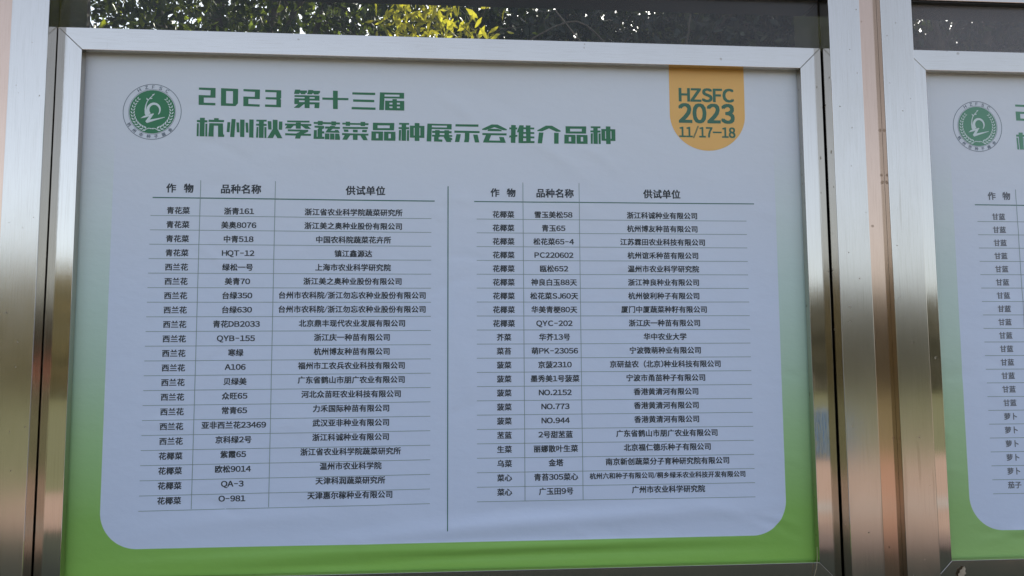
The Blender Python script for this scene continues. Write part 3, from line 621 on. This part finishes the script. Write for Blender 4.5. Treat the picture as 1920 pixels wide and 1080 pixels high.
def emblem(parent, cx, cz, R_, green, slate):
    i1 = Ink(0.0005); ring(i1, cx, cz, R_ * 0.985, R_ * 0.022); ring(i1, cx, cz, R_ * 0.80, R_ * 0.012)
    i1.build('emblem_ring', slate, parent)
    i2 = Ink(0.0005); disc(i2, cx, cz, R_ * 0.775); i2.build('emblem_disc', green, parent)
    def U(x, y): return (cx + (x - 580) / 429.0 * R_, cz - (y - 537) / 398.0 * R_)
    i3 = Ink(0.0009)
    # young shoot
    stroke(i3, [U(*p) for p in [(512, 600), (488, 560), (480, 500), (486, 440), (504, 390), (534, 350), (566, 318), (590, 298)]], [R_ * w for w in (.10, .075, .055, .035, .03, .026, .022, .018)])
    for q in ([(520, 380), (494, 366), (488, 340), (512, 356)], [(540, 352), (552, 336), (582, 344), (556, 358)], [(576, 308), (574, 292), (610, 276), (598, 300)]):
        i3.poly([U(*p) for p in q], 0.00005)
    arc = [(605 + 88 * math.cos(a), 512 - 90 * math.sin(a)) for a in np.linspace(math.radians(222), math.radians(-42), 30)]
    stroke(i3, [U(*p) for p in arc], [R_ * w for w in np.interp(np.linspace(0, 1, 30), [0, .35, .7, 1], [.115, .09, .072, .03])], 0.0001)
    for q in ([(412, 634), (462, 598), (600, 560), (608, 574), (500, 616)], [(560, 568), (606, 566), (540, 668), (512, 696), (486, 676)], [(500, 664), (560, 648), (768, 608), (768, 616), (640, 656), (512, 698), (498, 690)]):
        i3.k += 1; i3.poly([U(*p) for p in q], 0.00015 + 0.00002 * i3.k)
    i3.build('emblem_figure', M['ink_white'], parent)
    i4 = Ink(0.0009)
    for sgn in (-1, 1):
        for k in range(13):
            th = math.radians(254 - k * 9.6) if sgn < 0 else math.radians(286 + k * 9.6)
            r0 = R_ * (0.655 if k else 0.65)
            px, pz = cx + r0 * math.cos(th), cz + r0 * math.sin(th)
            tx, tz = (math.sin(th), -math.cos(th)) if sgn < 0 else (-math.sin(th), math.cos(th))     # growing upwards
            nx, nz = math.cos(th), math.sin(th)
            sz = R_ * (0.165 - 0.005 * k)
            for side in (-1, 1):
                a = (px, pz)
                tip = (px + (tx * 0.78 + nx * side * 0.58) * sz, pz + (tz * 0.78 + nz * side * 0.58) * sz)
                m1 = (px + (tx * 0.16 + nx * side * 0.44) * sz, pz + (tz * 0.16 + nz * side * 0.44) * sz)
                m2 = (px + (tx * 0.54 + nx * side * 0.24) * sz, pz + (tz * 0.54 + nz * side * 0.24) * sz)
                i4.poly([a, m1, tip, m2])
    stroke(i4, [U(*p) for p in [(496, 792), (530, 772), (570, 774), (610, 786)]], [R_ * w for w in (.01, .03, .025, .008)], .0001)
    stroke(i4, [U(*p) for p in [(666, 796), (636, 776), (600, 772), (560, 782)]], [R_ * w for w in (.01, .03, .025, .008)], .00016)
    i4.build('emblem_wreath', M['ink_white'], parent)
    i5 = Ink(0.0006)
    for ch, (x, y) in zip("HZFSC", [(381, 233), (485, 192), (585, 184), (692, 200), (790, 240)]):
        p = U(x, y); an = math.atan2(p[1] - cz, p[0] - cx) - math.pi / 2
        i5.char(ch, p[0], p[1], R_ * 0.155, an, 1.1, .03)
    for ch, (x, y) in zip("杭州市种子商会", [(254, 722), (330, 808), (428, 862), (540, 887), (648, 883), (758, 855), (850, 790)]):
        p = U(x, y); an = math.atan2(p[1] - cz, p[0] - cx) + math.pi / 2
        i5.char(ch, p[0], p[1], R_ * 0.140, an, 1.0, .03)
    i5.build('emblem_lettering', slate, parent)['kind'] = 'stuff'

emblem(banner, -1.0245, 2.4172, 0.1015, M['ink_emblem'], M['ink_slate'])
emblem(banner2, 2.0458, 2.4200, 0.0995, M['ink2_green'], M['ink_slate'])

# orange date badge hanging from the top edge
bd = Ink(0.0006)
xl, xr, zt, zc = 0.8445, 1.1315, 2.652, 2.446
pts = []
rows = [zt - i * (zt - zc) / 16 for i in range(17)]
vs = []; fs = []
nc = 24
rr = (xr - xl) / 2
prof = [(z, rr) for z in rows] + [(zc - 0.137 * math.sin(a), rr * math.cos(a)) for a in np.linspace(0, math.pi / 2 - 0.02, 16)[1:]]
for z, w_ in prof:
    for j in range(nc + 1): vs.append(((xl + xr) / 2 + w_ * (2 * j / nc - 1), z))
for i in range(len(prof) - 1):
    for j in range(nc):
        a = i * (nc + 1) + j; fs.append((a, a + 1, a + nc + 2, a + nc + 1))
bd.add(vs, fs); bd.build('date_badge', M['ink_badge'], banner)
def fit_text(body, x0, x1, z0, z1, mat, parent, name, bold=0.038):
    ink = Ink(0.0011)
    ws = [];
    for ch in body:
        v, f = glyph(ch)
        if ch == '/': v = (v - np.array([.5, 0])) * np.array([.5, 1]) + np.array([.5, 0]); _gly[ch] = (v, f)
        ws.append((v[:, 0].min(), v[:, 0].max()))
    H = 0.735; g_ = 0.095; bd_ = bold
    tot = sum(b - a for a, b in ws) + g_ * (len(body) - 1)
    sx = (x1 - x0) / tot; sz = (z1 - z0) / H; x = x0
    for ch, (a, b) in zip(body, ws):
        v, f = glyph(ch)
        q = np.stack([x + (v[:, 0] - a) * sx, (z0 + z1) / 2 + (v[:, 1] - 0.365) * sz], 1)
        ink.stamp(q, f, bd_ * sx); x += (b - a + g_) * sx
    return ink.build(name, mat, parent)
fit_text("HZSFC", 0.8825, 1.0895, 2.4965, 2.5450, M['ink_badge_text'], banner, 'badge_text')
fit_text("2023", 0.8805, 1.0890, 2.4155, 2.4855, M['ink_badge_text'], banner, 'badge_text')
fit_text("11/17-18", 0.8800, 1.0915, 2.3600, 2.3975, M['ink_badge_text'], banner, 'badge_text')

T1 = [("青花菜", "浙青161", "浙江省农业科学院蔬菜研究所"), ("青花菜", "美奥8076", "浙江美之奥种业股份有限公司"),
      ("青花菜", "中青518", "中国农科院蔬菜花卉所"), ("青花菜", "HQT-12", "镇江鑫源达"), ("西兰花", "绿松一号", "上海市农业科学研究院"),
      ("西兰花", "美青70", "浙江美之奥种业股份有限公司"), ("西兰花", "台绿350", "台州市农科院/浙江勿忘农种业股份有限公司"),
      ("西兰花", "台绿630", "台州市农科院/浙江勿忘农种业股份有限公司"), ("西兰花", "青花DB2033", "北京鼎丰现代农业发展有限公司"),
      ("西兰花", "QYB-155", "浙江庆一种苗有限公司"), ("西兰花", "寒绿", "杭州博友种苗有限公司"), ("西兰花", "A106", "福州市工农兵农业科技有限公司"),
      ("西兰花", "贝绿美", "广东省鹤山市朋广农业有限公司"), ("西兰花", "众旺65", "河北众苗旺农业科技有限公司"), ("西兰花", "常青65", "力禾国际种苗有限公司"),
      ("西兰花", "亚非西兰花23469", "武汉亚非种业有限公司"), ("西兰花", "京科绿2号", "浙江科诚种业有限公司"), ("花椰菜", "紫霞65", "浙江省农业科学院蔬菜研究所"),
      ("花椰菜", "欧松9014", "温州市农业科学院"), ("花椰菜", "QA-3", "天津科润蔬菜研究所"), ("花椰菜", "O-981", "天津惠尔稼种业有限公司")]
T2 = [("花椰菜", "雪玉美松58", "浙江科诚种业有限公司"), ("花椰菜", "青玉65", "杭州博友种苗有限公司"), ("花椰菜", "松花菜65-4", "江苏霖田农业科技有限公司"),
      ("花椰菜", "PC220602", "杭州谊禾种苗有限公司"), ("花椰菜", "瓯松652", "温州市农业科学研究院"), ("花椰菜", "神良白玉88天", "浙江神良种业有限公司"),
      ("花椰菜", "松花菜SJ60天", "杭州彼利种子有限公司"), ("花椰菜", "华美青梗80天", "厦门中厦蔬菜种籽有限公司"), ("花椰菜", "QYC-202", "浙江庆一种苗有限公司"),
      ("芥菜", "华芥13号", "华中农业大学"), ("菜苔", "萌PK-23056", "宁波微萌种业有限公司"), ("菠菜", "京菠2310", "京研益农（北京)种业科技有限公司"),
      ("菠菜", "墨秀美1号菠菜", "宁波市甬苗种子有限公司"), ("菠菜", "NO.2152", "香港黄清河有限公司"), ("菠菜", "NO.773", "香港黄清河有限公司"),
      ("菠菜", "NO.944", "香港黄清河有限公司"), ("苤蓝", "2号甜苤蓝", "广东省鹤山市朋广农业有限公司"), ("生菜", "丽娜散叶生菜", "北京福仁德乐种子有限公司"),
      ("乌菜", "金塔", "南京新创蔬菜分子育种研究院有限公司"), ("菜心", "青苔305菜心", "杭州六和种子有限公司/桐乡绿禾农业科技开发有限公司"),
      ("菜心", "广玉田9号", "广州市农业科学研究院")]
PT = 0.02665
def table(parent, rows, cxs, zs, steps, ink_m):
    for i, row in enumerate(rows):
        for c in range(len(row)):
            ink = Ink()
            p = PT
            if len(row[c]) > 22: p = 0.0233
            ink.text(row[c], cxs[c], zs[c] - steps[c] * i, p)
            ink.build('cell_text', ink_m, parent)
table(banner, T1, (-0.9235, -0.7145, -0.3144), (2.0640, 2.0632, 2.0632), (0.05002, 0.04980, 0.04952), M['ink'])
table(banner, T2, (0.2210, 0.4036, 0.8076), (2.0610, 2.0614, 2.0622), (0.04940, 0.04940, 0.04941), M['ink'])
def heads(parent, lst, mat):
    for body, x, z, p in lst:
        ink = Ink(); ink.text(body, x, z, p); ink.build('heading_text', mat, parent)
heads(banner, [("作", -0.9503, 2.1437, .0345), ("物", -0.8900, 2.1437, .0345), ("品种名称", -0.7102, 2.1427, .0355), ("供试单位", -0.2736, 2.1427, .0353),
               ("作", 0.1908, 2.1410, .0335), ("物", 0.2500, 2.1410, .0335), ("品种名称", 0.4099, 2.1410, .0350), ("供试单位", 0.8077, 2.1425, .0352)], M['ink'])
def rule(parent, x0, z0, x1, z1, w, mat):
    ink = Ink(0.0004); ink.line(x0, z0, x1, z1, w); ink.build('rule_line', mat, parent)
LW = 0.0021
for i in range(21):
    f_ = i / 20
    rule(banner, -1.0178 - 0.0057 * f_, 2.0452 - (2.0452 - 1.0300) * f_, -0.0383 - 0.002 * f_, 2.0430 - (2.0430 - 1.0380) * f_, LW, M['ink_line'])
    rule(banner, 0.1240, 2.0428 - (2.0428 - 1.0412) * f_, 1.1247, 2.0446 - (2.0446 - 1.0410) * f_, LW, M['ink_line'])
def vrule(parent, x, z0, z1, w, mat):
    ink = Ink(0.00065); ink.line(x, z0, x + 1e-5, z1, w); ink.build('rule_line', mat, parent)
vrule(banner, -0.8495, 2.1725, 1.0340, LW, M['ink_line']); vrule(banner, -0.5910, 2.1725, 1.0360, LW, M['ink_line'])
vrule(banner, 0.2927, 2.1795, 1.0420, LW, M['ink_line']); vrule(banner, 0.4990, 2.1795, 1.0420, LW, M['ink_line'])
rule(banner, -1.0127, 2.1092, -0.0271, 2.1070, 0.0040, M['ink_rule']); rule(banner, 0.1150, 2.1070, 1.1555, 2.1095, 0.0036, M['ink_rule'])
vrule(banner, 0.0210, 2.1622, 0.9435, 0.0034, M['ink_rule'])

R2 = [("甘蓝",)] * 15 + [("萝卜",)] * 5 + [("茄子",)]
table(banner2, R2, (2.1090,), (2.0698,), (0.05012,), M['ink2'])
heads(banner2, [("作", 2.0862, 2.1500, .0330), ("物", 2.1458, 2.1505, .0330)], M['ink2'])
for i in range(21):
    z = 2.0508 - (2.0508 - 1.0363) * i / 20
    rule(banner2, 2.0235, z, 3.0, z, LW, M['ink_line'])
vrule(banner2, 2.1840, 2.176, 1.0363, LW, M['ink_line'])
rule(banner2, 2.0170, 2.1150, 3.02, 2.1150, 0.0036, M['ink_rule'])

# ------------------------------------------------------------------ vegetation
def leaves(name, centers, per, spread, size, mat, parent, droop=0.4, kind=None, stretch=2.2):
    n = len(centers) * per
    c = np.repeat(np.asarray(centers), per, 0) + rng.normal(0, 1, (n, 3)) * spread
    d = rng.normal(0, 1, (n, 3)); d[:, 2] -= droop * 2; d /= np.linalg.norm(d, axis=1, keepdims=True)
    q = rng.normal(0, 1, (n, 3)); w = np.cross(d, q); w /= np.linalg.norm(w, axis=1, keepdims=True)
    nn = np.cross(d, w)
    L_ = size * rng.uniform(0.65, 1.3, (n, 1)); W_ = L_ / stretch
    v = np.stack([c - d * L_ / 2, c - d * L_ * 0.1 + w * W_ / 2 + nn * L_ * .06, c + d * L_ * 0.25 + w * W_ * .36 + nn * L_ * .05, c + d * L_ / 2,
                  c + d * L_ * 0.25 - w * W_ * .36 + nn * L_ * .05, c - d * L_ * 0.1 - w * W_ / 2 + nn * L_ * .06], 1).reshape(-1, 3)
    me = bpy.data.meshes.new(name)
    me.vertices.add(len(v)); me.vertices.foreach_set('co', v.ravel())
    base = (np.arange(n) * 6)[:, None]
    idx = np.concatenate([base + np.array([0, 1, 2, 3]), base + np.array([0, 3, 4, 5])], 1).ravel()
    me.loops.add(n * 8); me.loops.foreach_set('vertex_index', idx)
    me.polygons.add(n * 2); me.polygons.foreach_set('loop_start', np.arange(n * 2) * 4); me.polygons.foreach_set('loop_total', np.full(n * 2, 4))
    me.update(calc_edges=True)
    at = me.attributes.new('tone', 'FLOAT', 'POINT')
    at.data.foreach_set('value', np.repeat(rng.uniform(0, 1, n), 6))
    me.materials.append(mat)
    o = bpy.data.objects.new(name, me); COL.objects.link(o); o.parent = parent
    if kind: o['kind'] = kind
    return o

def tree(label, x, y, trunk_r, trunk_top, ell, nclump, per, size, mat, group=None, bark='bark', spread=0.16, seed=0, lean=(0, 0), name='tree', stretch=2.2, limbs=9):
    global rng
    rng = np.random.default_rng(seed)
    t = thing(name, label, 'tree', (x, y, 0), group)
    b = MB()
    top = (lean[0], lean[1], trunk_top)
    b.tube([(0, 0, -0.05), (lean[0] * .3, lean[1] * .3, trunk_top * .4), (lean[0] * .7, lean[1] * .7, trunk_top * .75), top], [trunk_r * 1.3, trunk_r, trunk_r * .85, trunk_r * .6], 12)
    b.build('trunk', M[bark], t, True)
    (ex, ey, ez), (rx, ry, rz) = ell
    for k in range(limbs):
        a = rng.uniform(0, 2 * math.pi); rr_ = rng.uniform(.5, .95)
        e = Vector((ex + rx * rr_ * math.cos(a), ey + ry * rr_ * math.sin(a), ez + rz * rng.uniform(-.6, .7)))
        s0 = Vector((lean[0] * .7, lean[1] * .7, trunk_top * rng.uniform(.6, 1.0)))
        mid = s0.lerp(e, .5) + Vector((rng.normal() * .15, rng.normal() * .15, .2))
        bb = MB(); bb.tube([s0, s0.lerp(mid, .6), mid, mid.lerp(e, .6), e], [trunk_r * .45, trunk_r * .34, trunk_r * .25, trunk_r * .15, trunk_r * .06], 7)
        for _ in range(4):
            p0 = mid.lerp(e, rng.uniform(0, .9)); d0 = Vector(rng.normal(0, 1, 3)).normalized() * rng.uniform(.3, .7)
            bb.tube([p0, p0 + d0 * .5 + Vector((0, 0, .05)), p0 + d0], [trunk_r * .12, trunk_r * .08, trunk_r * .03], 5)
        bb.build('limb', M[bark], t, True)
    u = rng.normal(0, 1, (nclump, 3)); u /= np.linalg.norm(u, axis=1, keepdims=True)
    r = rng.uniform(0.25, 1, (nclump, 1)) ** 0.5
    cen = np.array([ex, ey, ez]) + u * r * np.array([rx, ry, rz])
    leaves('crown', cen, per, spread, size, M[mat], t, kind='stuff', stretch=stretch)
    return t

GB = 'trees growing close behind the board'
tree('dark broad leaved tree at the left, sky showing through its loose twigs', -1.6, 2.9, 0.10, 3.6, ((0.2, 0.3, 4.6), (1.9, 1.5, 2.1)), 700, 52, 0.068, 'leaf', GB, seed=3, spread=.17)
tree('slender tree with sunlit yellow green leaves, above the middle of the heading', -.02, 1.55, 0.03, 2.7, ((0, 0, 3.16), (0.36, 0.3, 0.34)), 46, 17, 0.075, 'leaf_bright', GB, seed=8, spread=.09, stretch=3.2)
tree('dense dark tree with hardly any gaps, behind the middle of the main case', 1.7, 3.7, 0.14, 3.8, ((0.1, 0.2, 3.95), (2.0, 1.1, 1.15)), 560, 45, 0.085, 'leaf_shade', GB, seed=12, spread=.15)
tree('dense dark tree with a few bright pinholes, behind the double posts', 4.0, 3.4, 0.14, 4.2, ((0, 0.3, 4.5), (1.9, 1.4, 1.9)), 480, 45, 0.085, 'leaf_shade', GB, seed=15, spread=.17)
tree('bushy tree in the second row, behind the middle of the main case', 2.2, 7.8, 0.16, 4.4, ((0, 0, 4.8), (2.2, 1.4, 2.4)), 220, 40, 0.14, 'leaf_shade', GB, seed=33, spread=.22)  # added so the post sides mirror dark foliage instead of sky
tree('thin tree in the second row, behind the left half of the main case', -1.3, 7.4, 0.12, 4.4, ((0, 0, 4.8), (2.4, 1.3, 2.3)), 210, 36, 0.14, 'leaf_shade', GB, seed=34, spread=.22)  # added to block bright sky mirrored in the post sides
tree('tall shading tree in the second row, behind the double posts', 5.3, 7.6, 0.2, 6.0, ((0, 0, 6.6), (2.7, 1.5, 3.2)), 220, 40, 0.14, 'leaf_shade', GB, seed=31, spread=.22)  # added to keep the sun off the dark trees in front
tree('tall shading tree in the second row, behind the right hand case', 9.6, 8.4, 0.2, 6.0, ((0, 0, 6.6), (2.7, 1.5, 3.2)), 220, 40, 0.14, 'leaf_shade', GB, seed=32, spread=.22)  # added as a sun blocker for the trees before it
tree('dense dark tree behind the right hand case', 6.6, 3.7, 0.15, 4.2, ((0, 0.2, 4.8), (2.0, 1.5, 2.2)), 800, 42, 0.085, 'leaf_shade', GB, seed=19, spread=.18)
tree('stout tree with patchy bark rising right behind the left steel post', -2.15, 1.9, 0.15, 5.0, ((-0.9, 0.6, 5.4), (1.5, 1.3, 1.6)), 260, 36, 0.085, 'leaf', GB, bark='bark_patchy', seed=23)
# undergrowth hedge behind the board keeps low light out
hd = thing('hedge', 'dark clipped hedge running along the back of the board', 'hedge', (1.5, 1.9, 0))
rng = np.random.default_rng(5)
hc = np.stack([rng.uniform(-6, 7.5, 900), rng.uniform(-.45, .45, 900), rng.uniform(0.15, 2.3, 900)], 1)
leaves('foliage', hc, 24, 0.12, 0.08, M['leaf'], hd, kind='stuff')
b = MB()
for k in range(14): b.tube([(-5.5 + k * .95, 0, 0), (-5.45 + k * .95, .05, 1.0), (-5.5 + k * .95, 0, 2.0)], [.03, .025, .012], 6)
b.build('stems', M['bark'], hd)['kind'] = 'stuff'
# bare vine
vn = thing('vine', 'bare looping vine hanging in front of the dark trees', 'vine', (0.9, 0.6, 2.9))
vrng = np.random.default_rng(2)
for pts in ([(-.55, 0, .02), (-.3, .05, .15), (-.1, .1, .0), (.05, .1, -.12), (.18, .08, -.02), (.22, .05, .2)],
            [(-.6, .1, -.1), (-.3, .12, -.02), (0, .1, .07), (.3, .12, .03), (.6, .1, -.04), (.95, .1, .02)],
            [(-.4, .05, .2), (-.25, .05, .02), (-.05, .06, -.14), (.2, .08, -.17), (.4, .08, -.08)]):
    P_ = [Vector(p) for p in pts]; Q_ = []
    for i in range(len(P_) - 1):
        a_, b_, c_, d_ = P_[max(i - 1, 0)], P_[i], P_[i + 1], P_[min(i + 2, len(P_) - 1)]
        for k in range(5):
            t_ = k / 5
            Q_.append(0.5 * ((2 * b_) + (c_ - a_) * t_ + (2 * a_ - 5 * b_ + 4 * c_ - d_) * t_ ** 2 + (3 * b_ - a_ - 3 * c_ + d_) * t_ ** 3))
    pts = Q_ + [P_[-1]]
    v_ = MB(); v_.tube(pts, [.0035] * len(pts), 6); v_.build('stem', M['bark'], vn, True)

# distant trees and things in front of the board (seen mirrored in the steel)
FG = 'trees along the far side of the lawn'
frng = np.random.default_rng(77)
for k in range(26):
    x = -66 + k * 5.2 + frng.uniform(-1.2, 1.2); h = frng.uniform(5.2, 6.4) + 2.0 * max(0, min(1, -x / 20)); y = -50 + frng.uniform(-4, 4)
    tree('distant tree beyond the lawn, only seen mirrored in the steel posts', x, y, 0.2, h * .4, ((0, 0, h * .5), (frng.uniform(3.2, 4.4), 3.0, h * .5)), 230, 24, 0.62, 'leaf_far_pale' if x < 0 else 'leaf_far', FG, seed=100 + k, spread=.55, name='distant_tree', limbs=2)
# low building behind the lawn
bl = thing('building', 'long low pale building with dark windows beyond the lawn', 'building', (20, -66, 0))
b = MB(); b.box(-14, 14, -5, 5, 0, 5.2); b.build('wall', M['wall_plaster'], bl)
b = MB(); b.box(-14.5, 14.5, -5.5, 5.5, 5.2, 5.6); b.build('roof', M['grey_paint'], bl)
for k in range(8):
    b = MB(); b.box(-12.7 + k * 3.3, -10.9 + k * 3.3, 5.0, 5.06, 1.2, 3.4); b.build('window', M['window_glass'], bl)
# blue bin
bn = thing('litter_bin', 'blue plastic wheeled bin standing on the paving in front of the board', 'bin', (6.2, -10.6, 0.02))
v = [(-.14, -.28, .05), (.14, -.28, .05), (.14, .25, .05), (-.14, .25, .05), (-.17, -.34, .75), (.17, -.34, .75), (.17, .3, .75), (-.17, .3, .75)]
mesh_obj('body', v, [(0, 3, 2, 1), (4, 5, 6, 7), (0, 1, 5, 4), (1, 2, 6, 5), (2, 3, 7, 6), (3, 0, 4, 7)], M['blue_plastic'], bn)
b = MB(); b.box(-.18, .18, -.36, .32, .752, .80); bevel(b.build('lid', M['blue_plastic'], bn), .012)
for s_ in (-1, 1):
    b = MB(); b.tube([(s_ * .10, -.3, .08), (s_ * .15, -.3, .08)], [.08, .08], 14); b.build('wheel', M['rubber'], bn)
# red notice on a post
rs = thing('red_sign', 'red notice board on two grey legs beside the lawn', 'sign', (5.2, -14.5, 0.02))
b = MB(); b.box(-.4, .4, -.02, .02, 1.3, 1.7); b.build('board', M['red_paint'], rs)
for s_ in (-1, 1):
    b = MB(); b.tube([(s_ * .3, .05, 0), (s_ * .3, .05, 1.68)], [.025, .025], 8); b.build('leg', M['grey_paint'], rs)

# straw and a dead leaf caught on the lower rails
st = MB(); st.tube([(1.322, -0.012, .872), (1.320, -.016, .84), (1.316, -.014, .80), (1.307, -.008, .765), (1.303, -.006, .738)], [.0006, .0009, .0010, .0010, .0007], 5)
o = st.build('straw', M['straw'], None, True); tag(o, 'thin dry straw clinging to the lower right corner of the main case', 'straw')
o.matrix_world = Matrix.Identity(4)
lf = []
n = 9
for i in range(n):
    t_ = i / (n - 1); w_ = (0.012 + 0.003 * math.sin(t_ * 23)) * math.sin(math.pi * t_) ** .8
    lf += [(-w_, -.003 - .004 * math.sin(t_ * 3), t_ * .055), (0, -.004 * math.sin(t_ * 3), t_ * .055), (w_, -.002 - .004 * math.sin(t_ * 3), t_ * .055)]
fs = []
for i in range(n - 1):
    a = i * 3; fs += [(a, a + 1, a + 4, a + 3), (a + 1, a + 2, a + 5, a + 4)]
o = mesh_obj('dead_leaf', lf, fs, M['dead_leaf'], None, True, (1.842, -0.002, 0.742))
o.rotation_euler = (0, rad(28), 0)
tag(o, 'curled brown leaf stuck on the lower rail beside the double posts', 'leaf')
